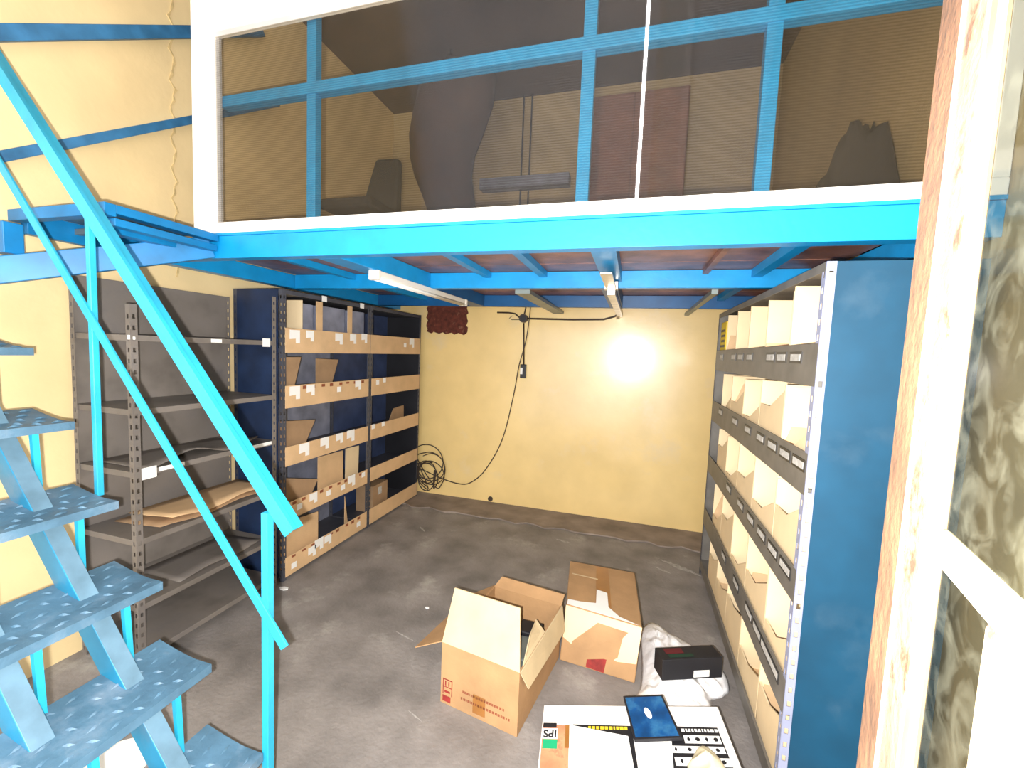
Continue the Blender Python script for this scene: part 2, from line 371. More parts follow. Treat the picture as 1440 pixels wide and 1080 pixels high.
# ------------------------------------------------------------------ staircase
st = thing('metal_staircase', 'open blue steel staircase with checker plate treads and angle iron handrail', 'staircase', (-1.6, 0.8, 0))
YS, YN = 1.0, 0.50
def tread(xn, zn):
    m = MB(); n = 10; dpt = 0.235
    prof = []
    for i in range(n + 1):
        u = i / n
        prof.append((xn - dpt * u, zn + (0.030 * max(0, (u - 0.30) / 0.70) ** 1.3)))
    k = len(prof); vs = []; fs = []
    th = 0.008
    # closed outline: top from nose to back, underside back to the folded nose lip
    out = prof + [(x, z - th) for x, z in prof[::-1][:-1]] + [(xn - 0.010, zn - th), (xn - 0.010, zn - 0.028), (xn, zn - 0.028)]
    m.prism([(x, YN, z) for x, z in out], (0, YS - YN, 0))
    # raised checker bars on the top
    for a in range(5):
        for b in range(9):
            u = 0.12 + a * 0.19; x = xn - dpt * u
            z = zn + (0.030 * max(0, (u - 0.30) / 0.70) ** 1.3)
            y = YN + 0.035 + b * 0.054 + (0.027 if a % 2 else 0)
            if y > YS - 0.03: continue
            d = Vector((0.014, 0.008, 0)) if (a + b) % 2 else Vector((-0.003, 0.020, 0))
            sl = 0.04 * (1 if u > 0.4 else 0)
            c = Vector((x, y, z + 0.0005))
            w = Vector((-d.y, d.x, 0)).normalized() * 0.0045
            h = Vector((0, 0, 0.006))
            m.add([c - d, c + w, c + d, c - w, c + h * 1.0 - d * 0.2, c + h + d * 0.2], [(0, 3, 4), (3, 5, 4), (3, 2, 5), (2, 1, 5), (1, 4, 5), (1, 0, 4)])
    return m.build('tread', 'tread', st)
steps = [(-1.070, 0.275), (-1.283, 0.525), (-1.497, 0.768), (-1.700, 1.022), (-1.913, 1.284), (-2.122, 1.540), (-2.330, 1.800)]
for x, z in steps: tread(x, z)
slope = Vector((-1, 0, 1.205)).normalized()
for y in (0.900, 0.690):
    ys = y - 0.042
    a = Vector((-1.055, ys, 0.03)); b = Vector((-0.985 - 1.56, ys, 1.56 * 1.205))
    sg = MB().bar(a, b, 0.075, 0.050, (0, 1, 0)).build('stringer', 'bracket', st, 0.003)
    up_ = Vector((0.77, 0, 0.638)) * 0.0385
    MB().bar(a + up_, b + up_, 0.0012, 0.046, (0, 1, 0)).build('dusty_top_face', 'dust', sg)
    for (x, z), (xn, zn) in zip(steps[:-1], steps[1:]):
        # upright strip from the back of one tread to the nose of the next
        MB().hexa([(x - 0.225, y - 0.008, z + 0.026), (x - 0.213, y - 0.008, z + 0.023), (x - 0.213, y + 0.009, z + 0.023), (x - 0.225, y + 0.009, z + 0.026),
                   (xn - 0.030, y - 0.008, zn - 0.009), (xn - 0.012, y - 0.008, zn - 0.009), (xn - 0.012, y + 0.009, zn - 0.009), (xn - 0.030, y + 0.009, zn - 0.009)]).build('riser_strip', 'rail', st)
# posts and rails at the far ends of the treads
MB().box(-1.079, -1.054, 1.004, 1.029, 0.0, 1.07).build('post', 'rail', st, 0.002)
MB().box(-1.832, -1.813, 1.004, 1.024, 1.020, 2.02).build('post', 'rail', st, 0.002)
hr0, hr1 = Vector((-0.955, 1.002, 1.035)), Vector((-2.42, 1.002, 2.745))
hd = (hr1 - hr0).normalized(); hu = Vector((-hd.z, 0, hd.x)) * -1
MB().angle(hr0, hr1, 0.042, 0.006, -hu, (0, 1, 0)).build('handrail', 'rail', st, 0.0015)
MB().bar(hr0 + Vector((0, 0.0, 0)) + hu * 0.008, hr1 + hu * 0.008, 0.014, 0.006, hu).build('handrail_flange', 'rail', st)
ml0, ml1 = Vector((-0.985, 1.002, 0.655)), Vector((-2.50, 1.002, 2.485))
MB().bar(ml0, ml1, 0.008, 0.031, Vector((1, 0, 0))).build('mid_rail', 'rail', st, 0.0015)
# white sheet below the stairs
solo(MB().prism([(-1.84, 0.80, 0.0), (-1.62, 0.86, 0.0), (-1.66, 1.04, 0.0), (-1.80, 1.10, 0.0), (-1.90, 1.02, 0.0)], (0, 0, 0.012)), 'paper_sheet', 'paper', 'white paper sheet lying on the floor under the lowest stair treads', 'paper')

# ------------------------------------------------------------------ racks along the left wall
def sticker(par, y, z, w, h, notch=True, x=-2.1545, m='paper'):
    if notch:
        pl = [(y - w / 2, z + h / 2), (y + w / 2, z + h / 2), (y + w / 2, z - h / 2), (y + w * 0.1, z - h / 2), (y + w * 0.1, z - h * 0.15), (y - w / 2, z - h * 0.2)]
    else:
        pl = [(y - w / 2, z + h / 2), (y + w / 2, z + h / 2), (y + w / 2, z - h / 2), (y - w / 2, z - h / 2)]
    return MB().prism([(x, a, b) for a, b in pl], (0.0012, 0, 0)).build('label_sticker', m, par)

XL, XB = -2.16, -2.56
LEV = [0.022, 0.408, 0.780, 1.167, 1.530]         # shelf undersides
def steel_rack(name, label, ya, yb, top, levels, end_near, end_far, back, post, backm, shelfm='post', group=None, front=None):
    r = thing(name, label, 'shelf rack', ((XL + XB) / 2, (ya + yb) / 2, 0), group)
    for y, dy in ((ya, 1), (yb, -1)):
        for x, dx in ((XL, -1), (XB, 1)):
            m = MB()
            ph = front if (front and x == XL and y == ya) else top
            perforated(m, (x, y, 0), (0, dy, 0), 0.028, 0, ph)
            perforated(m, (x, y, 0), (dx, 0, 0), 0.028, 0, ph)
            p = m.build('post', post, r)
            so = p.modifiers.new('gauge', 'SOLIDIFY'); so.thickness = 0.002; so.offset = 0
    for z in levels + ([] if front else [top - 0.03]):
        MB().box(XB + 0.004, XL - 0.004, ya + 0.004, yb - 0.004, z, z + 0.028).build('shelf', shelfm, r, 0.002)
    if end_near: MB().box(XB + 0.003, XL - 0.036, ya - 0.0005, ya + 0.003, 0.02, top).build('end_panel', end_near, r)
    if end_far: MB().box(XB + 0.003, XL - 0.003, yb - 0.003, yb + 0.0005, 0.02, top).build('end_panel', end_far, r)
    if back: MB().box(XB, XB + 0.003, ya + 0.006, yb - 0.006, 0.02, top).build('back_panel', backm, r)
    return r

LY = [2.180, 3.112, 3.985]
ra = steel_rack('steel_rack', 'navy steel rack with sticker covered cardboard strips, just past the handrail end', LY[0], LY[1] - 0.004, 1.935, LEV, 'navyend', None, True, 'post', 'slate', group='steel racks along the left wall')
rb = steel_rack('steel_rack', 'navy steel rack with few stickers, next to the cable coil and back wall', LY[1] + 0.004, LY[2], 1.935, LEV, None, 'black', True, 'post', 'navy', group='steel racks along the left wall')
rg = steel_rack('steel_rack', 'dusty grey open steel rack of bare shelves behind the stair railing', 1.335, 2.128, 1.875, [0.05, 0.30, 0.62, 0.945, 1.235, 1.575], None, None, True, 'greyshelf', 'greyshelf', shelfm='greyshelf', front=1.74, group='steel racks along the left wall')
BT = [0.157, 0.530, 0.909, 1.315, 1.690]
STK = {4: [(2.276, 1.637, 1), (2.411, 1.647, 1), (2.709, 1.639, 1), (2.875, 1.645, 1), (3.019, 1.656, 1), (3.667, 1.617, 0), (3.796, 1.640, 1)],
       3: [(2.277, 1.265, 1), (2.419, 1.272, 1), (2.715, 1.255, 0), (2.945, 1.272, 1), (3.219, 1.278, 0), (3.322, 1.292, 0)],
       2: [(2.363, 0.860, 1), (2.562, 0.866, 1), (2.726, 0.872, 1), (2.859, 0.868, 1), (3.165, 0.893, 0), (3.316, 0.893, 0)],
       1: [(2.321, 0.472, 0), (2.451, 0.488, 1), (2.606, 0.476, 0), (2.772, 0.470, 0), (2.876, 0.492, 1), (3.031, 0.500, 0)],
       0: [(2.27, 0.075, 0), (2.44, 0.095, 1), (2.51, 0.118, 1), (2.604, 0.110, 1), (2.974, 0.089, 0)]}
for i in range(5):
    for rk, (ya, yb) in ((ra, (LY[0] + 0.02, LY[1] - 0.022 if i < 4 else LY[1] - 0.004)), (rb, (LY[1] + 0.022 if i < 4 else LY[1] + 0.004, LY[2] - 0.012))):
        z0, z1 = LEV[i], BT[i]
        sp = MB().box(XL + 0.001, XL + 0.004, ya, yb, z0, z1).build('front_strip', 'card', rk)
        sp['label'] = 'brown cardboard front strip'
        for y, z, big in STK[i]:
            if ya < y < yb:
                k = random.uniform(0.85, 1.1)
                sticker(sp, y, z, 0.085 * k if big else 0.045, 0.085 * k if big else 0.04, bool(big))
        # faint dark scribbles along the strip
        if rk is ra and i in (0, 1, 3):
            mk = MB()
            for q in range(9):
                yy = ya + 0.04 + q * 0.09 + random.uniform(0, .03)
                mk.box(XL + 0.0042, XL + 0.0046, yy, yy + 0.035, z1 - 0.022 - random.uniform(0, .01), z1 - 0.008)
            mk.build('handwritten_mark', 'maroon', sp)
sticker(ra, 2.55, 1.918, 0.05, 0.04, False, XL + 0.0045); sticker(ra, 2.985, 1.918, 0.05, 0.04, False, XL + 0.0045)
# labels on the bare grey rack
for y, z, w, h in ((1.395, 0.958, 0.07, 0.055), (1.50, 0.963, 0.12, 0.02), (2.02, 0.962, 0.15, 0.020), (2.06, 1.590, 0.055, 0.05), (1.19 + 0.15, 1.592, 0.03, 0.02), (1.74, 1.590, 0.06, 0.018)):
    sticker(rg, y, z, w, h, False, XL - 0.0035)

# cardboard pieces standing on the navy shelves
def shelf_top(i): return LEV[i] + 0.028 + 0.0005
def card(x, poly, m, label, t=0.005, name='cardboard_piece', group='cardboard pieces in the navy racks'):
    return solo(MB().prism([(x, a, b) for a, b in poly], (-t, 0, 0)), name, m, label, 'cardboard', group)
s0, s1, s2, s3, s4 = [shelf_top(i) for i in range(5)]
# facing the stairs (crosswise) on the top level
def cross(y, x0, x1, z0, z1, m, label):
    return solo(MB().box(x0, x1, y, y + 0.005, z0, z1), 'cardboard_divider', m, label, 'cardboard', 'cardboard dividers in the navy rack')
cross(2.36, -2.50, -2.175, s4, 1.885, 'cardpale', 'tall pale cardboard divider nearest the post on the top navy shelf')
card(-2.18, [(2.50, s4), (2.562, s4), (2.562, 1.895), (2.50, 1.895)], 'card', 'narrow upright cardboard strip between two slate boxes on the top navy shelf')
card(-2.18, [(2.842, s4), (2.895, s4), (2.895, 1.90), (2.842, 1.90)], 'card', 'narrow upright cardboard strip right below the further white tag on the top navy shelf')
def slate_box(y0, y1, z1, label):
    r = MB().box(-2.45, -2.205, y0, y1, s4, z1)
    return solo(r, 'storage_box', 'slate', label, 'box', 'slate boxes on the top navy shelf', 0.003)
slate_box(2.372, 2.496, 1.868, 'slate grey box beside the pale divider on the top navy shelf')
slate_box(2.566, 2.838, 1.872, 'widest slate grey box, middle of the three on the top navy shelf')
slate_box(2.90, 3.085, 1.872, 'slate grey box furthest from the stairs on the top navy shelf')
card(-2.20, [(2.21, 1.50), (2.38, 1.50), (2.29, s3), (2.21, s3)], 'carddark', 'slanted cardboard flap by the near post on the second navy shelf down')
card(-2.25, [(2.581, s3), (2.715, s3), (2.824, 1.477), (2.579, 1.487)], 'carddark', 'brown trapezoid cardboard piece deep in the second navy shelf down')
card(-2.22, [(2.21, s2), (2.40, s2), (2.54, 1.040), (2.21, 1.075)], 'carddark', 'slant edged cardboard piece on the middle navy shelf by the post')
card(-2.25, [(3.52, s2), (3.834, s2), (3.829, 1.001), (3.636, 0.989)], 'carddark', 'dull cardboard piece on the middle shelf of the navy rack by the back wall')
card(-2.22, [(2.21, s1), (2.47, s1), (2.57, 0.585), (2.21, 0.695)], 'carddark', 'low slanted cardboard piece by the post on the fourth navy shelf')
card(-2.25, [(2.606, s1), (2.893, s1), (2.889, 0.731), (2.606, 0.739)], 'card', 'square brown cardboard box front in the middle of the fourth navy shelf')
card(-2.25, [(2.925, s1), (3.09, s1), (3.10, 0.728), (2.926, 0.737)], 'cardpale', 'paler cardboard box front at the far end of the fourth navy shelf')
card(-2.22, [(2.21, s0), (2.575, s0), (2.575, 0.335), (2.21, 0.372)], 'card', 'large cardboard panel by the near post on the bottom navy shelf')
card(-2.25, [(2.92, s0), (2.966, s0), (2.921, 0.331)], 'card', 'thin cardboard sliver upright on the bottom navy shelf')
k_ = thing('carton', 'small grey brown carton with a white mark on the bottom shelf near the back wall', 'box', (-2.33, 3.42, s0))
MB().box(-2.42, -2.24, 3.30, 3.54, s0, 0.30).build('body', 'carddark', k_, 0.002)
MB().box(-2.2398, -2.2388, 3.38, 3.44, 0.20, 0.27).build('white_mark', 'labelgrey', k_)

# loose sheets on the grey shelves
def sheet(x0, x1, y0, y1, z, amp, m, label, name='cardboard_sheet'):
    mb = MB(); n = 12; vs = []; fs = []
    for i in range(n + 1):
        for j in range(5):
            y = y0 + (y1 - y0) * i / n; x = x0 + (x1 - x0) * j / 4
            vs.append((x, y, z + 0.004 + amp * (0.5 + 0.5 * math.sin(i * 0.75 + j * 0.5 + z * 9)) * (j / 4)))
    for i in range(n):
        for j in range(4):
            a = i * 5 + j; fs.append((a, a + 1, a + 6, a + 5))
    mb.add(vs, fs)
    o = solo(mb, name, m, label, 'cardboard', 'loose sheets on the grey rack', smooth=True)
    so = o.modifiers.new('gauge', 'SOLIDIFY'); so.thickness = 0.004; so.offset = 1
    return o
sheet(-2.52, -2.17, 1.38, 2.0, 0.9735, 0.05, 'greyshelf', 'dusty brown sheet curling over the middle grey shelf')
sheet(-2.50, -2.18, 1.45, 2.1, 0.6485, 0.02, 'carddark', 'flat brown cardboard sheet, lowest in the pile on the lower grey shelf')
sheet(-2.48, -2.165, 1.50, 2.12, 0.676, 0.025, 'card', 'lighter cardboard sheet on top of the pile on the lower grey shelf')
sheet(-2.50, -2.2, 1.55, 2.05, 0.3285, 0.015, 'greyshelf', 'grey sheet lying on the shelf nearest the floor of the grey rack')

# ------------------------------------------------------------------ rack along the right wall
RX0, RX1, RY0, RY1, RT = 0.568, 0.975, 1.577, 3.335, 1.925
rr = thing('steel_rack', 'long steel rack with mid blue end panel, filled with pale cardboard bins', 'shelf rack', (0.77, 2.45, 0))
RL = [0.085, 0.386, 0.789, 1.163, 1.525]     # bar undersides
RU = [0.115, 0.513, 0.906, 1.305, 1.667]
for y, dy, pm in ((RY0, 1, 'postlight'), (RY1, -1, 'post')):
    for x, dx in ((RX0, 1), (RX1, -1)):
        m = MB(); perforated(m, (x, y, 0), (dx, 0, 0), 0.027, 0, RT); perforated(m, (x, y, 0), (0, dy, 0), 0.03, 0, RT)
        p = m.build('post', pm if x == RX0 or pm == 'post' else 'bluepanel', rr); so = p.modifiers.new('gauge', 'SOLIDIFY'); so.thickness = 0.002; so.offset = 0
        if pm == 'postlight' and x == RX0: p['label'] = 'pale lavender grey perforated post'
MB().box(RX0 + 0.026, RX1 - 0.003, RY0 + 0.001, RY0 + 0.004, 0.0, RT).build('end_panel', 'bluepanel', rr)
MB().box(RX0 + 0.003, RX1 - 0.003, RY1 - 0.004, RY1 - 0.001, 0.02, RT).build('end_panel', 'bar', rr)
MB().box(RX1 - 0.003, RX1, RY0 + 0.006, RY1 - 0.006, 0.02, RT).build('back_panel', 'bar', rr)
LAB = {4: [1.765, 1.921, 2.063, 2.407, 2.596, 2.766, 3.121], 3: [1.648, 1.784, 1.936, 2.105, 2.325, 2.606, 3.015],
       2: [1.679, 1.821, 1.972, 2.15, 2.34, 2.62], 1: [1.697, 1.798, 1.917, 2.05, 2.3, 2.6], 0: []}
for i in range(5):
    MB().box(RX0 + 0.004, RX1 - 0.004, RY0 + 0.006, RY1 - 0.006, RL[i], RL[i] + 0.022).build('shelf', 'bar', rr)
    lip = MB().box(RX0 - 0.001, RX0 + 0.0035, RY0 + 0.003, RY1, RL[i] if i else 0.045, RU[i]).build('front_lip', 'bar', rr, 0.001)
    zc = RL[i] + 0.67 * (RU[i] - RL[i])
    for y in LAB[i]:
        h = MB().box(RX0 - 0.004, RX0 - 0.001, y - 0.058, y + 0.058, zc - 0.021, zc + 0.021).build('label_holder', 'holder', lip)
        MB().box(RX0 - 0.005, RX0 - 0.004, y - 0.048, y + 0.048, zc - 0.012, zc + 0.012).build('paper_label', 'labelgrey', lip)
MB().box(RX0, RX1, RY0 + 0.004, RY1 - 0.004, RT - 0.006, RT).build('top_panel', 'bar', rr)
MB().box(RX0 - 0.001, RX0 + 0.002, RY0 + 0.006, RY1, RT - 0.03, RT).build('top_lip', 'bar', rr)

def bin_proto(w, d, h, cut, inner):
    """open fronted cardboard bin: floor, back and two cheeks cut with a notch at the lower front"""
    r = bpy.data.objects.new('cardboard_bin', None); COL.objects.link(r); r.empty_display_size = 0.1
    t = 0.005
    sh = MB()
    # one folded sheet: U outline seen from above, extruded up
    sh.prism([(0, 0, 0), (d, 0, 0), (d, w, 0), (0, w, 0), (0, w - t, 0), (d - t, w - t, 0), (d - t, t, 0), (0, t, 0)], (0, 0, h))
    sh.build('bin_wall', 'cardpale', r)
    MB().box(t, d - t, t, w - t, 0.0, t).build('bin_floor', 'card', r)
    if cut: MB().prism([(0, t, 0), (0, w - t, 0), (0, w - t, h * cut), (0, w * 0.55, h * cut), (0, t, h * min(0.95, cut + 0.25))], (t, 0, 0)).build('bin_front', 'cardpale', r)
    if not inner: return r
    a = MB().prism([(0.0, w - t - 0.001, 0.005), (inner[0], w - t - 0.001, 0.005), (inner[0], w - t - 0.001, inner[1]), (inner[2], w - t - 0.001, inner[1]), (0, w - t - 0.001, inner[1] * 0.4)], (0, -0.004, 0))
    a.build('inner_flap', 'card', r)['label'] = 'browner inner flap'
    return r
ORD = ['nearest the pale post', 'second from the pale post', 'third from the pale post', 'fourth from the pale post', 'furthest from the pale post']
ROWN = ['bottom', 'fourth', 'middle', 'second', 'top']
YE = [1.600, 1.888, 2.208, 2.518, 2.810, 3.085]
for i in range(5):
    base = RL[i] + 0.0225
    hh = (RL[i + 1] - base - 0.012) if i < 4 else 1.895 - base
    prot = None
    for k in range(5):
        w = YE[k + 1] - YE[k] - 0.004
        inner = [(0.16, hh * 0.62, 0.02), (0.12, hh * 0.5, 0.03), (0.2, hh * 0.4, 0.0), (0.10, hh * 0.85, 0.06)][(i * 3 + k * 2) % 4] if (i * 5 + k) % 3 == 0 else None
        cut = 0 if i == 4 else [0.55, 0.42, 0.68, 0.35][(i + k * 3) % 4] + (0.1 if i == 0 else 0)
        b = bin_proto(w, 0.36, hh - 0.006 * ((k * 7 + i * 3) % 4), cut, inner)
        b.location = (RX0 + 0.012, YE[k], base)
        tag(b, 'open cardboard bin on the %s level of the long rack, %s' % (ROWN[i], ORD[k]), 'bin', 'cardboard bins in the long rack')
sb = RL[4] + 0.0225
tl = thing('striped_package', 'yellow and black striped package at the far end of the top level', 'package', (RX0 + 0.1, 3.20, sb))
MB().box(RX0 + 0.012, RX0 + 0.10, 3.12, 3.29, sb, 1.86).build('body', 'yellow', tl, 0.003)
for k in range(6):
    MB().box(RX0 + 0.010, RX0 + 0.012, 3.14 + 0.01 * (k % 2), 3.25 + 0.01 * (k % 3), sb + 0.07 + k * 0.035, sb + 0.085 + k * 0.035).build('black_print', 'black', tl)
sb2 = RL[3] + 0.0225
# ------------------------------------------------------------------ lamp, conduit, cables
lp = thing('fluorescent_batten', 'white twin tube fluorescent lamp hung under the blue joist', 'lamp', (-1.36, 2.57, 1.99))
MB().box(-1.372, -1.330, 1.98, 3.19, 1.968, 2.0).build('body', 'lamp', lp, 0.004)
MB().box(-1.382, -1.322, 1.965, 1.99, 1.948, 2.0).build('end_cap', 'lamp', lp, 0.003)
MB().box(-1.382, -1.322, 3.18, 3.205, 1.948, 2.0).build('end_cap', 'lamp', lp, 0.003)
for x in (-1.367, -1.337):
    MB().tube([(x, 1.99, 1.958), (x, 3.18, 1.958)], 0.0095, 12).build('tube', 'tube', lp, smooth=True)
cd = thing('zinc_duct', 'shiny zinc cable duct running under the joist to the back wall', 'cable duct', (-0.15, 3.0, 1.99))
MB().box(-0.185, -0.125, 2.10, 2.62, 1.988, 1.999).build('duct_channel', 'steel', cd, 0.003)
MB().bar((-0.155, 2.60, 1.975), (-0.15, 4.06, 1.975), 0.05, 0.035).build('duct_channel', 'steel', cd, 0.004)
MB().box(-0.195, -0.115, 2.54, 2.598, 1.985, 2.03).build('clamp', 'steel', cd, 0.003)
MB().bar((-0.168, 4.05, 1.975), (-0.168, 4.085, 1.95), 0.03, 0.03).build('elbow', 'steel', cd, 0.003)
yw = YB - 0.012
jb = thing('junction_box', 'round black junction box high on the yellow back wall', 'junction box', (-1.079, YB, 1.93))
MB().tube([(-1.079, YB - 0.001, 1.93), (-1.079, YB - 0.045, 1.93)], 0.042, 20).build('body', 'rubber', jb)
MB().tube([(-1.079, YB - 0.045, 1.93), (-1.079, YB - 0.05, 1.93)], 0.03, 20).build('lid', 'black', jb)
solo(MB().tube([(-1.04, yw, 1.93), (-0.60, yw, 1.928), (-0.30, yw, 1.935), (-0.20, yw, 1.965), (-0.168, yw, 1.985)], 0.009), 'conduit', 'rubber', 'black conduit running level from the junction box to the zinc duct', 'conduit', smooth=True)
solo(MB().tube([(-1.12, yw, 1.935), (-1.17, yw, 1.975), (-1.24, yw, 1.985), (-1.36, yw, 1.985)], 0.008), 'conduit', 'rubber', 'short bent black conduit rising from the junction box towards the lamp', 'conduit', smooth=True)
solo(MB().tube([(-1.20, yw, 1.955), (-1.23, yw, 1.93), (-1.20, yw, 1.915), (-1.12, yw, 1.918)], 0.0035), 'wire_loop', 'rubber', 'thin loop of wire hanging beside the junction box', 'wire', smooth=True)
solo(MB().tube([(-1.079, yw, 1.885), (-1.070, yw, 1.70), (-1.060, yw, 1.475)], 0.008), 'conduit', 'rubber', 'straight black cable dropping from the junction box to the switch', 'cable', smooth=True)
solo(MB().tube([(-1.075, yw, 1.975), (-1.06, yw, 2.06)], 0.007), 'conduit', 'rubber', 'stub of black cable going up from the junction box to the beam', 'cable', smooth=True)
sw = thing('switch', 'small black and white switch hanging from a cable on the back wall', 'switch', (-1.056, YB, 1.36))
MB().box(-1.09, -1.03, YB - 0.035, YB - 0.001, 1.335, 1.475).build('body', 'black', sw, 0.008)
MB().box(-1.087, -1.062, YB - 0.042, YB - 0.035, 1.375, 1.44).build('rocker', 'paper', sw, 0.004)
def smooth_path(pts, n=6):
    out = []; P = [Vector(p) for p in pts]
    for i in range(len(P) - 1):
        p0, p1, p2, p3 = P[max(i - 1, 0)], P[i], P[i + 1], P[min(i + 2, len(P) - 1)]
        for k in range(n):
            t = k / n
            out.append(0.5 * ((2 * p1) + (p2 - p0) * t + (2 * p0 - 5 * p1 + 4 * p2 - p3) * t * t + (3 * p1 - p0 - 3 * p2 + p3) * t ** 3))
    out.append(P[-1]); return out
# one long cable with its coil by the rack
cp = [(-1.012, yw-.018, 2.06), (-1.018, yw-.018, 1.93), (-1.045, yw-.018, 1.70), (-1.105, yw-.012, 1.46), (-1.145, yw, 1.20), (-1.215, yw, 0.83), (-1.28, yw, 0.62), (-1.374, yw, 0.434), (-1.48, yw, 0.28), (-1.62, yw, 0.175), (-1.75, yw, 0.165), (-1.90, yw, 0.19), (-1.98, yw - 0.02, 0.22)]
random.seed(11)
for q in range(7):
    cx, cz, r = -2.02 + random.uniform(-.07, .05), 0.275 + random.uniform(-.06, .10), random.uniform(0.11, 0.19)
    sq = random.uniform(0.7, 1.15); ph = random.uniform(0, 6.28)
    for k in range(10):
        a = ph + k / 10 * 2 * PI
        cp.append((cx + r * sq * math.cos(a), 4.035 + 0.03 * math.sin(q * 1.9 + k * 0.5), max(0.03, cz + r * math.sin(a))))
solo(MB().tube(smooth_path(cp, 4), 0.0055, 6), 'cable', 'rubber', 'long thin black cable down the back wall ending in a loose coil', 'cable', smooth=True)
solo(MB().tube([(-1.36, YB - 0.013, 0.045), (-1.36, YB - 0.001, 0.045)], 0.026, 16), 'wall_plug', 'rubber', 'small round black plug low on the back wall', 'plug')

# ------------------------------------------------------------------ open carton
def quadplate(mb, a, b, c, d, t):   # plate abcd thickened by vector t
    return mb.hexa([a, b, c, d] + [tuple(Vector(p) + Vector(t)) for p in (a, b, c, d)])
H1 = 0.285
FL, FR, BR, BL = Vector((-0.750, 1.650, 0.001)), Vector((-0.372, 1.588, 0.001)), Vector((-0.285, 2.105, 0.001)), Vector((-0.672, 2.160, 0.001))
ob = thing('open_carton', 'open brown cardboard carton with raised front flap in the middle of the floor', 'box', ((FL + BR) / 2)[:])
up = Vector((0, 0, H1))
xd = (FR - FL).normalized(); yd = (BL - FL).normalized(); t = 0.006
body = MB()
outer = [FL, FR, BR, BL]; inn = [FL + (xd + yd) * t, FR + (yd - xd) * t, BR - (xd + yd) * t, BL + (xd - yd) * t]
vs = [p for p in outer] + [p + up for p in outer] + [p + up for p in inn] + [p + Vector((0, 0, t)) for p in inn]
fs = [(3, 2, 1, 0)] + [(i, (i + 1) % 4, 4 + (i + 1) % 4, 4 + i) for i in range(4)] + [(4 + i, 4 + (i + 1) % 4, 8 + (i + 1) % 4, 8 + i) for i in range(4)] + [(8 + i, 8 + (i + 1) % 4, 12 + (i + 1) % 4, 12 + i) for i in range(4)] + [(12, 13, 14, 15)]
body.add(vs, fs).build('carton_body', 'carton', ob)
# front flap leaning inward over the opening
f0, f1 = FL + up, FR + up
f2, f3 = Vector((-0.413, 1.715, 0.478)), Vector((-0.750, 1.775, 0.470))
fl = quadplate(MB(), f0, f1, f2, f3, yd * 0.005).build('front_flap', 'cartonpale', ob)
# left flap sagging outward
g0, g1 = FL + up, BL + up
quadplate(MB(), g0, g1, Vector((-0.800, 2.125, 0.225)), Vector((-0.890, 1.660, 0.215)), (0, 0, 0.005)).build('side_flap', 'carton', ob)
# right flap folded down outside, and a torn upright piece
h0, h1 = FR + up + xd * 0.001, BR + up + xd * 0.001
quadplate(MB(), h0, h1, h1 + Vector((0.022, -0.03, -0.115)), h0 + Vector((0.030, 0.03, -0.085)), xd * 0.005).build('side_flap', 'cartonpale', ob)
r0 = FR.lerp(BR, 0.08) + up; r1 = FR.lerp(BR, 0.55) + up
MB().prism([tuple(r0 - xd * 0.006), tuple(r1 - xd * 0.006), tuple(r1 - xd * 0.05 + Vector((0, 0, 0.045))), tuple(r0.lerp(r1, .5) - xd * 0.03 + Vector((0, 0, 0.05)))], xd * 0.005).build('torn_flap', 'cartonpale', ob)
# back flap standing up and leaning out
b0, b1 = BL + up, BR + up
quadplate(MB(), b0, b1, b1 + yd * 0.05 + Vector((0, 0, 0.035)), b0 + yd * 0.05 + Vector((0.02, 0, 0.035)), -yd * 0.005).build('back_flap', 'carton', ob)
# print on the front
fn = Vector((xd.y, -xd.x, 0)).normalized()
def front_pt(u, z): return FL.lerp(FR, u) + fn * 0.0006 + Vector((0, 0, z))
def front_patch(mb, u0, u1, z0, z1):
    return mb.prism([front_pt(u0, z0), front_pt(u1, z0), front_pt(u1, z1), front_pt(u0, z1)], fn * 0.0005)
random.seed(3)
for row, (zz, u0, u1) in enumerate(((0.088, 0.30, 0.84), (0.055, 0.28, 0.90))):
    u = u0; pm = MB()
    while u < u1:
        w = random.uniform(0.012, 0.03); front_patch(pm, u, u + w, zz, zz + 0.011); u += w + random.uniform(0.006, 0.014)
    pm.build('printed_line', 'maroon', ob)
sy = MB(); front_patch(sy, 0.03, 0.16, 0.115, 0.120); front_patch(sy, 0.03, 0.04, 0.045, 0.120); front_patch(sy, 0.15, 0.16, 0.045, 0.120)
front_patch(sy, 0.03, 0.16, 0.080, 0.084); front_patch(sy, 0.06, 0.075, 0.088, 0.110); front_patch(sy, 0.105, 0.12, 0.088, 0.110)
front_patch(sy, 0.055, 0.13, 0.055, 0.065); front_patch(sy, 0.03, 0.14, 0.012, 0.040)
sy.build('printed_symbol', 'red', ob)
tpm = MB(); front_patch(tpm, 0.44, 0.60, 0.02, 0.105); tpm.build('tape_strip', 'tape', ob)
# goods inside the open carton
gi = thing('grey_appliance', 'grey and black appliance part lying inside the open carton', 'appliance', (-0.42, 1.85, 0.009))
MB().box(-0.47, -0.352, 1.74, 1.90, 0.010, 0.225).build('body', 'greysteel', gi, 0.006)
MB().box(-0.468, -0.354, 1.905, 2.0, 0.010, 0.24).build('black_end', 'black', gi, 0.006)

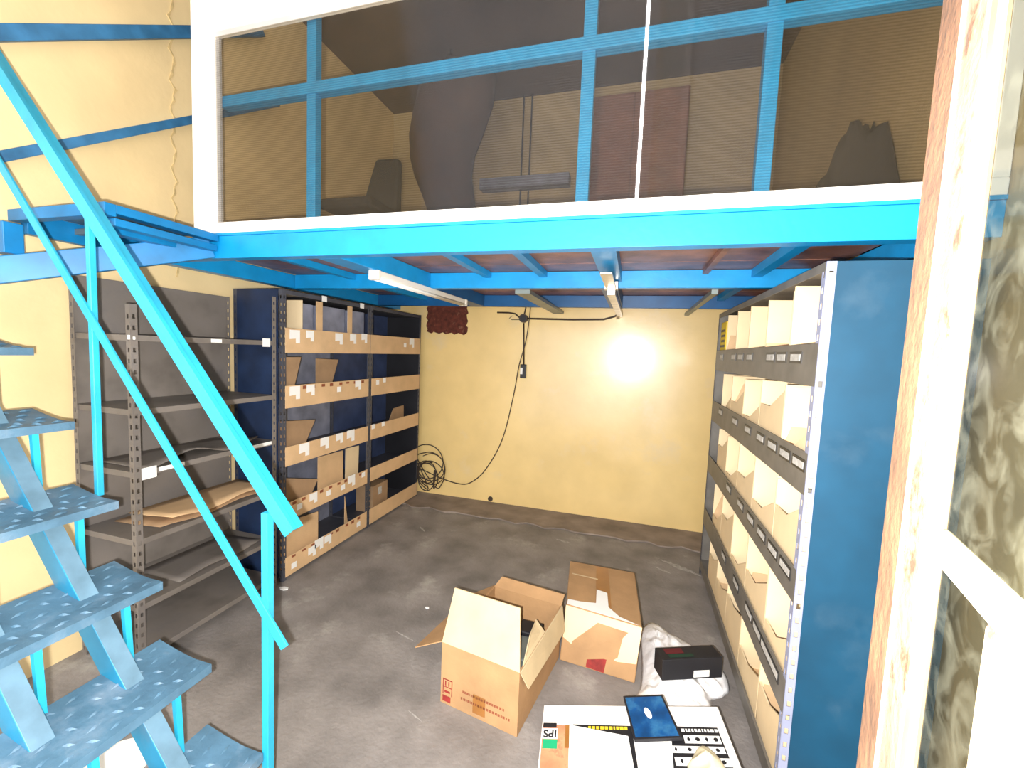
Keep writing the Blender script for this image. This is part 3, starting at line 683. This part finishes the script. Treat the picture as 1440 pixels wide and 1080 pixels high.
# ------------------------------------------------------------------ closed carton behind
H2 = 0.265
c2 = thing('closed_carton', 'closed taped cardboard carton with torn label and painted white glare behind the open one', 'box', (-0.1, 2.35, 0))
q = [(-0.278, 2.085, 0.001), (0.100, 2.050, 0.001), (0.112, 2.625, 0.001), (-0.300, 2.650, 0.001)]
qt = [(-0.268, 2.160, H2), (0.120, 2.100, H2), (0.085, 2.655, H2 - 0.01), (-0.320, 2.660, H2 - 0.01)]
MB().hexa(q + qt).build('carton_body', 'carton', c2, 0.006)
def top2(u, v, dz=0.0012):
    a = Vector(qt[0]).lerp(Vector(qt[1]), u); b = Vector(qt[3]).lerp(Vector(qt[2]), u)
    return a.lerp(b, v) + Vector((0, 0, dz))
def top_patch(poly, m, name, dz=0.0012):
    return MB().prism([top2(u, v, dz) for u, v in poly], (0, 0, 0.0006)).build(name, m, c2)
top_patch([(0.40, 0.02), (0.62, 0.02), (0.60, 0.98), (0.42, 0.98)], 'tape', 'tape_strip')
top_patch([(0.01, 0.005), (0.95, 0.005), (0.72, 0.05), (0.58, 0.16), (0.57, 0.42), (0.42, 0.44), (0.41, 0.17), (0.20, 0.12), (0.02, 0.10)], 'paper', 'label_with_glare', 0.0022)  # white label, its outline widened to paint the overexposed glare around it
top_patch([(0.05, 0.665), (0.44, 0.655), (0.44, 0.675), (0.05, 0.685)], 'cartonpale', 'twine', 0.0022)
def f2(u, v):
    a = Vector(q[0]).lerp(Vector(q[1]), u); b = Vector(qt[0]).lerp(Vector(qt[1]), u)
    return a.lerp(b, v) + Vector((0, -0.0015, 0))
MB().prism([f2(0.36, 0.03), f2(0.60, 0.02), f2(0.62, 0.30), f2(0.37, 0.33)], (0, -0.0006, 0)).build('red_stamp', 'red', c2)
MB().prism([f2(0.0, 0.99), f2(0.40, 0.99), f2(1.0, 0.99), f2(0.99, 0.34), f2(0.75, 0.28), f2(0.5, 0.36), f2(0.2, 0.30), f2(0.01, 0.42)], (0, -0.0004, 0)).build('lit_front_area', 'cardpale', c2)  # pale colour paints the flash-lit part of the carton front

# ------------------------------------------------------------------ crumpled plastic bag, boxes on it
def blob(outline, h, seed, rings=18):
    n0 = len(outline); pts = []
    O = [Vector((a, b, 0)) for a, b in outline]
    P = smooth_path([tuple(p) for p in O] + [tuple(O[0])], 6)[:-1]
    n = len(P); c = sum(P, Vector()) / n
    mb = MB(); vs = [c + Vector((0, 0, h))]; fs = []
    for r in range(1, rings + 1):
        s = r / rings
        for p in P:
            q_ = c.lerp(p, s)
            nv = 0.9 * (0.5 - abs(mnoise.noise(Vector((q_.x * 8 + seed, q_.y * 8, seed)))) * 2) + 0.55 * (0.4 - abs(mnoise.noise(Vector((q_.x * 19, q_.y * 19 + seed, 1.0)))) * 2)
            z = h * (1 - s ** 3) * (1 + 0.5 * nv) + 0.0
            vs.append(Vector((q_.x, q_.y, max(0.0, z))))
    for j in range(n): fs.append((0, 1 + j, 1 + (j + 1) % n))
    for r in range(rings - 1):
        for j in range(n):
            a = 1 + r * n + j; b = 1 + r * n + (j + 1) % n
            fs.append((a, a + n, b + n, b))
    fs.append(tuple(1 + (rings - 1) * n + j for j in range(n))[::-1])
    return mb.add(vs, fs)
bg = [(0.125, 2.47), (0.20, 2.58), (0.31, 2.50), (0.44, 2.41), (0.535, 2.31), (0.548, 2.17), (0.50, 2.10), (0.445, 2.05), (0.452, 1.90), (0.40, 1.74), (0.30, 1.72), (0.18, 1.80), (0.075, 1.87), (0.125, 2.03), (0.135, 2.25)]
b_ = blob(bg, 0.075, 4.2)
b_.v = [p + Vector((0, 0, 0.001)) for p in b_.v]
solo(b_, 'plastic_bag', 'plastic', 'crumpled white plastic bag on the floor beside the long rack', 'bag', smooth=True)

kb = thing('black_box', 'long black product box with white label resting on the plastic bag', 'box', (0.36, 2.08, 0.09))
A = Vector((0.216, 1.985, 0.098)); ex = Vector((0.275, 0.115, 0.0)).normalized() * 0.30
ey = Vector((-0.385, 0.92, 0)).normalized() * 0.085; ez = Vector((0.0, 0.02, 0.088))
MB().hexa([A, A + ex, A + ex + ey, A + ey, A + ez, A + ex + ez, A + ex + ey + ez, A + ey + ez]).build('carton_body', 'black', kb, 0.003)
nn = ex.normalized().cross(Vector((0, 0, 1)))
def kf(u, v): return A + ex * u + ez * v + nn * 0.0008
MB().prism([kf(0.52, 0.10), kf(0.78, 0.10), kf(0.78, 0.42), kf(0.52, 0.42)], nn * 0.0006).build('white_label', 'paper', kb)
def kt(u, v): return A + ex * u + ey * v + ez + Vector((0, 0, 0.0006))
MB().prism([kt(0.12, 0.45), kt(0.42, 0.45), kt(0.42, 0.85), kt(0.12, 0.85)], (0, 0, 0.0005)).build('red_print', mat('dark_red_print', (0.10, 0.008, 0.015, 1), 0.5), kb)
MB().prism([kt(0.14, 0.15), kt(0.55, 0.15), kt(0.55, 0.40), kt(0.14, 0.40)], (0, 0, 0.0005)).build('green_print', mat('dark_green_print', (0.006, 0.035, 0.022, 1), 0.5), kb)

# ------------------------------------------------------------------ white monitor box with things on it
WB0 = Vector((-0.279, 1.675, 0.100)); we = Vector((0.97797, 0.12065, 0.17033)); wt = Vector((0.12244, -0.99248, 0)); wn = Vector((-0.16905, -0.02085, 0.98539))
def W(s, t, h=0.0): return WB0 + we * s + wt * t + wn * h
wbx = thing('monitor_box', 'large white printed monitor box tilted on the plastic bag, nearest the camera', 'box', tuple(W(0.35, 0.22, -0.09)))
MB().hexa([W(0, 0, -0.095), W(0.70, 0, -0.095), W(0.70, 0.45, -0.095), W(0, 0.45, -0.095), W(0, 0), W(0.70, 0), W(0.70, 0.45), W(0, 0.45)]).build('carton_body', 'white', wbx, 0.004)
def wpatch(poly, m, name, h=0.0008, th=0.0006, par=None):
    return MB().prism([W(s, t, h) for s, t in poly], wn * th).build(name, m, par or wbx)
rect = lambda s0, t0, s1, t1: [(s0, t0), (s1, t0), (s1, t1), (s0, t1)]
wpatch([(0.004, 0.098), (0.110, 0.102), (0.112, 0.44), (0.010, 0.44)], 'orange', 'photo_print')
wpatch(rect(0.006, 0.092, 0.060, 0.114), 'black', 'black_print', 0.0016)
wpatch(rect(0.006, 0.117, 0.066, 0.162), 'paper', 'logo_plate', 0.0016)
wpatch(rect(0.010, 0.165, 0.066, 0.204), 'green', 'green_print', 0.0016)
wpatch(rect(0.095, 0.100, 0.112, 0.20), 'tape', 'photo_print', 0.0018)
# the letters IPS, upside down as seen from the camera
cu = bpy.data.curves.new('lettering', 'FONT'); cu.body = 'IPS'; cu.size = 0.044; cu.extrude = 0.0003; cu.align_x = 'CENTER'; cu.align_y = 'CENTER'; cu.offset = 0.0012
tmp = bpy.data.objects.new('tmp', cu); COL.objects.link(tmp)
dg = bpy.context.evaluated_depsgraph_get(); lme = bpy.data.meshes.new_from_object(tmp.evaluated_get(dg))
bpy.data.objects.remove(tmp)
lx, ly = -we, wt     # rotated half a turn
mtx = Matrix((( lx.x, ly.x, wn.x, 0), (lx.y, ly.y, wn.y, 0), (lx.z, ly.z, wn.z, 0), (0, 0, 0, 1)))
mtx.translation = W(0.036, 0.140, 0.0028) - Vector(wbx.location)
lme.transform(mtx); lme.materials.clear(); lme.materials.append(M['black'])
lo = bpy.data.objects.new('lettering', lme); COL.objects.link(lo); lo.parent = wbx
wpatch([(0.125, 0.096), (0.372, 0.099), (0.372, 0.44), (0.120, 0.44)], 'black', 'black_print')
mb = MB(); random.seed(5); s = 0.185
while s < 0.335:
    w = random.uniform(0.006, 0.014); mb.prism([W(a, b_2, 0.0016) for a, b_2 in rect(s, 0.104, s + w, 0.117)], wn * 0.0004); s += w + 0.004
mb.build('printed_line', 'yellow', wbx)
rp_ = wpatch([(0.50, 0.097), (0.668, 0.100), (0.680, 0.44), (0.45, 0.44)], 'black', 'black_print')
mb = MB(); s = 0.535
while s < 0.655:
    w = random.uniform(0.005, 0.012); mb.prism([W(a, b_2, 0.0016) for a, b_2 in rect(s, 0.108, s + w, 0.121)], wn * 0.0004); s += w + 0.004
mb.build('printed_line', 'paper', wbx)
for s0, s1, t0, t1 in ((0.537, 0.664, 0.136, 0.168), (0.475, 0.666, 0.180, 0.207), (0.487, 0.672, 0.224, 0.255), (0.47, 0.673, 0.28, 0.31), (0.47, 0.673, 0.335, 0.365)):
    ib = wpatch(rect(s0, t0, s1, t1), 'paper', 'icon_band', 0.0016)
    mb = MB(); n = 4
    for k in range(n):
        c = s0 + (s1 - s0) * (k + 0.5) / n; m_ = (t0 + t1) / 2; r = (t1 - t0) * 0.28
        pts = [(c + r * (1 if k % 2 else 0.6) * math.cos(a * PI / 3 + k), m_ + r * math.sin(a * PI / 3 + k)) for a in range(6)]
        mb.prism([W(a, b_2, 0.0024) for a, b_2 in pts], wn * 0.0004)
    mb.build('icon', 'black', ib)
# sheets, case and tissue lying on it
solo(MB().prism([W(a, b_2, 0.0035) for a, b_2 in ((0.112, 0.105), (0.335, 0.150), (0.350, 0.43), (0.115, 0.43))], wn * 0.004), 'paper_sheet', 'paper', 'blank white paper sheet on the monitor box beside the orange print', 'paper')
solo(MB().prism([W(a, b_2, 0.0035) for a, b_2 in ((0.354, 0.150), (0.470, 0.150), (0.462, 0.43), (0.357, 0.43))], wn * 0.003), 'paper_sheet', 'paper', 'narrow white paper sheet sticking out below the dark blue case', 'paper')
bc = thing('blue_case', 'flat dark blue plastic case with black rim lying on the monitor box', 'case', tuple(W(0.43, 0.07, 0.007)))
cs = [(0.335, -0.025), (0.495, -0.034), (0.530, 0.165), (0.356, 0.177)]
MB().prism([W(a, b_2, 0.0075) for a, b_2 in cs], wn * 0.012).build('rim', 'black', bc, 0.001)
ci = [(0.343, -0.016), (0.489, -0.024), (0.520, 0.157), (0.362, 0.168)]
MB().prism([W(a, b_2, 0.0198) for a, b_2 in ci], wn * 0.0008).build('cover', 'bluegloss', bc)
ov = [(0.423 + 0.012 * math.cos(a * PI / 8) + 0.006 * math.sin(a * PI / 8), 0.060 + 0.026 * math.sin(a * PI / 8)) for a in range(16)]
MB().prism([W(a, b_2, 0.0208) for a, b_2 in ov], wn * 0.0006).build('white_mark', 'paper', bc)
tb = blob([(0.52, 0.26), (0.57, 0.20), (0.605, 0.19), (0.63, 0.22), (0.65, 0.29), (0.60, 0.34), (0.54, 0.33)], 0.045, 9.1, 12)
tb.v = [W(p.x, p.y, 0.0035 + p.z) for p in tb.v]
solo(tb, 'tissue', 'tissue', 'crumpled cream tissue on the icon printed side of the monitor box', 'tissue', smooth=True)

# scraps on the floor
def scrap(x, y, r, label):
    pl = [(x + r * (1 + 0.4 * math.sin(k * 2.3)) * math.cos(k * PI / 3), y + r * 0.6 * math.sin(k * PI / 3), 0.001) for k in range(6)]
    solo(MB().prism(pl, (0, 0, 0.006)), 'paper_scrap', 'paper', label, 'scrap', 'paper scraps on the floor')
scrap(-2.09, 2.12, 0.03, 'small white paper scrap at the foot of the navy rack post')
scrap(-1.13, 2.25, 0.012, 'tiny white paper scrap alone on the floor left of the open carton')
scrap(0.06, 3.0, 0.012, 'tiny white paper scrap on the floor beyond the closed carton')

# chalky dust streaks trodden into the concrete
random.seed(21)
dm = MB()
for (xa, ya, xb, yb, w) in ((0.30, 3.44, 0.575, 3.28, 0.035), (0.25, 3.30, 0.36, 3.24, 0.014), (-0.55, 3.50, -0.42, 3.47, 0.022), (-0.86, 1.56, -0.78, 1.53, 0.004), (-0.10, 3.05, 0.05, 3.10, 0.006), (-1.75, 3.30, -1.66, 3.22, 0.012), (-1.2, 2.0, -1.05, 1.96, 0.006)):
    p, q_ = Vector((xa, ya, 0.0008)), Vector((xb, yb, 0.0008)); t_ = (q_ - p).normalized(); r_ = Vector((-t_.y, t_.x, 0)); n = 14
    side = [p.lerp(q_, i / n) + r_ * w * (0.25 + abs(math.sin(i * 1.9 + xa * 7)) * 0.75) * math.sin(PI * (i + 0.6) / (n + 1.2)) for i in range(n + 1)]
    back = [p.lerp(q_, i / n) - r_ * w * (0.25 + abs(math.sin(i * 2.7 + ya * 5)) * 0.6) * math.sin(PI * (i + 0.6) / (n + 1.2)) for i in range(n + 1)][::-1]
    dm.prism(side + back, (0, 0, 0.0006))
do = dm.build('chalk_dust', mat('chalky_dust', (0.36, 0.34, 0.32, 1), 0.9, var=0.3, scale=40))
tag(do, 'pale chalky dust streaks trodden into the dark concrete floor', 'dust'); do['kind'] = 'stuff'

# ------------------------------------------------------------------ wooden glazed door leaf beside the camera
P0 = Vector((0.22388, 0.44708, 0)); g = Vector((0.257, 0.966, 0)); n_ = Vector((-0.966, 0.257, 0))
dl = thing('glazed_door_leaf', 'old wooden glazed door leaf with peeling white paint at the picture edge', 'door', tuple(P0 - g * 0.4))
def dbox(mb, s0, s1, z0, z1, d0, d1):   # s along the leaf, d towards the room side
    a = [P0 + g * s + n_ * d for s, d in ((s0, d0), (s1, d0), (s1, d1), (s0, d1))]
    return mb.hexa([p + Vector((0, 0, z0)) for p in a] + [p + Vector((0, 0, z1)) for p in a])
dbox(MB(), -0.060, 0.0, 0.012, 2.30, -0.016, 0.0).build('outer_stile', 'rawwood', dl, 0.002)['label'] = 'bare brown outer stile'
dbox(MB(), -0.108, -0.060, 0.012, 2.30, -0.010, 0.001).build('stile', 'stile', dl, 0.002)
dbox(MB(), -0.124, -0.108, 0.012, 2.30, -0.006, 0.0005).build('moulding', mat('tan_weathered_moulding', (0.15, 0.105, 0.06, 1), 0.6, var=0.3, scale=18), dl, 0.003)
dbox(MB(), -0.068, -0.060, 0.012, 2.30, 0.0, 0.002).build('bead', 'putty', dl, 0.0015)
dbox(MB(), -0.70, -0.124, 1.478, 1.499, -0.007, 0.0005).build('muntin', 'putty', dl, 0.002)
dbox(MB(), -0.245, -0.198, 0.90, 1.478, -0.007, 0.0).build('mullion', 'stile', dl, 0.003)
dbox(MB(), -0.70, -0.124, 0.80, 0.90, -0.030, -0.001).build('lock_rail', 'stile', dl, 0.002)
dbox(MB(), -0.70, -0.124, 0.012, 0.80, -0.024, -0.010).build('lower_panel', 'stile', dl)
dbox(MB(), -0.70, -0.124, 2.22, 2.30, -0.030, -0.001).build('top_rail', 'stile', dl)
dbox(MB(), -0.78, -0.70, 0.012, 2.30, -0.032, 0.0).build('stile', 'stile', dl)
for nm, s0, s1, z0, z1 in (('a', -0.70, -0.124, 1.499, 2.22), ('b', -0.198, -0.124, 0.90, 1.478), ('c', -0.70, -0.245, 0.90, 1.478)):
    a = [P0 + g * s0, P0 + g * s1]
    mb = MB().add([a[0] - n_ * 0.003 + Vector((0, 0, z0)), a[1] - n_ * 0.003 + Vector((0, 0, z0)), a[1] - n_ * 0.003 + Vector((0, 0, z1)), a[0] - n_ * 0.003 + Vector((0, 0, z1))], [(0, 1, 2, 3)])
    mb.build('pane', 'glass', dl)['label'] = 'dirty streaked glass pane'

# ------------------------------------------------------------------ things upstairs, seen through the panel
ZD = 2.127
oc = thing('office_chair', 'dark padded office chair upstairs behind the translucent panel', 'chair', (-1.83, 2.6, ZD))
MB().box(-2.10, -1.70, 2.42, 2.80, 2.50, 2.57).build('seat', 'darkcloth', oc, 0.02)
MB().hexa([(-2.02, 2.74, 2.56), (-1.70, 2.74, 2.56), (-1.70, 2.82, 2.56), (-2.02, 2.82, 2.56), (-1.93, 2.80, 2.98), (-1.73, 2.80, 2.97), (-1.73, 2.87, 2.97), (-1.93, 2.87, 2.98)]).build('backrest', 'darkcloth', oc, 0.03)
MB().tube([(-1.9, 2.6, 2.17), (-1.9, 2.6, 2.5)], 0.025, 12).build('column', 'black', oc)
for a in range(5):
    c_, s_ = math.cos(a * 2 * PI / 5 + .3), math.sin(a * 2 * PI / 5 + .3)
    MB().bar((-1.9 + .02 * c_, 2.6 + .02 * s_, 2.19), (-1.9 + .25 * c_, 2.6 + .25 * s_, 2.165), 0.04, 0.03).build('leg', 'black', oc)
    MB().tube([(-1.9 + .25 * c_ - 0.012 * s_, 2.6 + .25 * s_ + .012 * c_, 2.1515), (-1.9 + .25 * c_ + 0.012 * s_, 2.6 + .25 * s_ - .012 * c_, 2.1515)], 0.024, 12).build('caster', 'black', oc)
# brown coat hanging from a ceiling hook
ct = thing('hanging_coat', 'brown coat hanging upstairs, seen dark through the translucent panel', 'coat', (-1.55, 3.3, 2.6))
cm = MB(); prof = [(4.00, .03), (3.92, .10), (3.80, .40), (3.6, .42), (3.4, .40), (3.2, .34), (3.05, .30), (2.90, .27), (2.75, .25)]
vs = []; fs = []; n = 20
for i, (z, w) in enumerate(prof):
    for j in range(n):
        a = j / n * 2 * PI
        vs.append((-1.60 + 0.06 * math.sin(i * .9) + w * 0.85 * math.cos(a), 3.35 + min(w, .16) * math.sin(a) * (1 + .15 * math.sin(5 * a)), z))
for i in range(len(prof) - 1):
    for j in range(n):
        fs.append((i * n + j, i * n + (j + 1) % n, (i + 1) * n + (j + 1) % n, (i + 1) * n + j))
fs.append(tuple(range(n))); fs.append(tuple((len(prof) - 1) * n + j for j in range(n))[::-1])
cm.add(vs, fs).build('coat_body', 'browncloth', ct, smooth=True)
MB().tube([(-1.60, 3.35, 3.99), (-1.60, 3.35, 4.05)], 0.01).build('hook', 'black', ct)
ws = thing('wall_shelf', 'dark plank wall shelf upstairs hung on two thin cords', 'shelf', (-1.13, 4.0, 3.2))
MB().box(-1.56, -0.68, 3.98, YB - 0.001, 3.17, 3.27).build('plank', 'slate', ws, 0.004)
for x in (-1.165, -1.085):
    MB().tube([(x, 4.07, 3.02), (x, 4.07, ZC)], 0.008).build('cord', 'black', ws)
cb = thing('brown_cabinet', 'red brown wooden cabinet upstairs behind the bright reflection', 'cabinet', (-0.12, 3.8, ZD))
MB().box(-0.53, 0.29, 3.63, 4.09, ZD, 3.70).build('body', 'cabinet', cb, 0.004)
MB().box(-0.52, -0.125, 3.61, 3.63, ZD + 0.05, 3.68).build('door', 'cabinet', cb, 0.003)
MB().box(-0.115, 0.28, 3.61, 3.63, ZD + 0.05, 3.68).build('door', 'cabinet', cb, 0.003)
bk = blob([(0.72, 2.05), (0.98, 2.02), (1.01, 2.25), (0.98, 2.48), (0.74, 2.45)], 0.42, 2.0, 8)
bk.v = [p + Vector((0, 0, ZD)) for p in bk.v]
solo(bk, 'black_bag', 'darkcloth', 'black sack on the mezzanine floor by the wooden door leaf end', 'bag', smooth=True)

# ------------------------------------------------------------------ lights, world, camera
def lamp(name, typ, loc, power, size, color=(1, 1, 1)):
    l = bpy.data.lights.new(name, typ); l.energy = power; l.color = color
    if typ == 'POINT': l.shadow_soft_size = size
    o = bpy.data.objects.new(name, l); COL.objects.link(o); o.location = loc
    return o
lamp('camera_flash', 'POINT', (-0.055, -0.01, 1.56), 380, 0.011, (1.0, 0.97, 0.93))
wd = bpy.data.worlds.new('daylight'); SC.world = wd; wd.use_nodes = True
wd.node_tree.nodes['Background'].inputs['Color'].default_value = (0.95, 0.97, 1.0, 1)
wd.node_tree.nodes['Background'].inputs['Strength'].default_value = 3.6

cam = bpy.data.cameras.new('camera'); co = bpy.data.objects.new('camera', cam); COL.objects.link(co)
cam.sensor_width = 36; cam.sensor_fit = 'HORIZONTAL'; cam.lens = 591.12 / 1440 * 36; cam.clip_start = 0.02
R_, U_, F_ = Vector((0.95947396, 0.27874991, 0.04133049)), Vector((-0.06123966, 0.06309401, 0.99612692)), Vector((-0.27506258, 0.95828891, -0.07760761))
mw = Matrix(((R_.x, U_.x, -F_.x, 0), (R_.y, U_.y, -F_.y, 0), (R_.z, U_.z, -F_.z, 1.6), (0, 0, 0, 1)))
co.matrix_world = mw
SC.camera = co
SC.view_settings.view_transform = 'Standard'; SC.view_settings.look = 'None'
SC.view_settings.gamma = 1.0; SC.view_settings.exposure = 0.0
SC.view_settings.use_curve_mapping = False
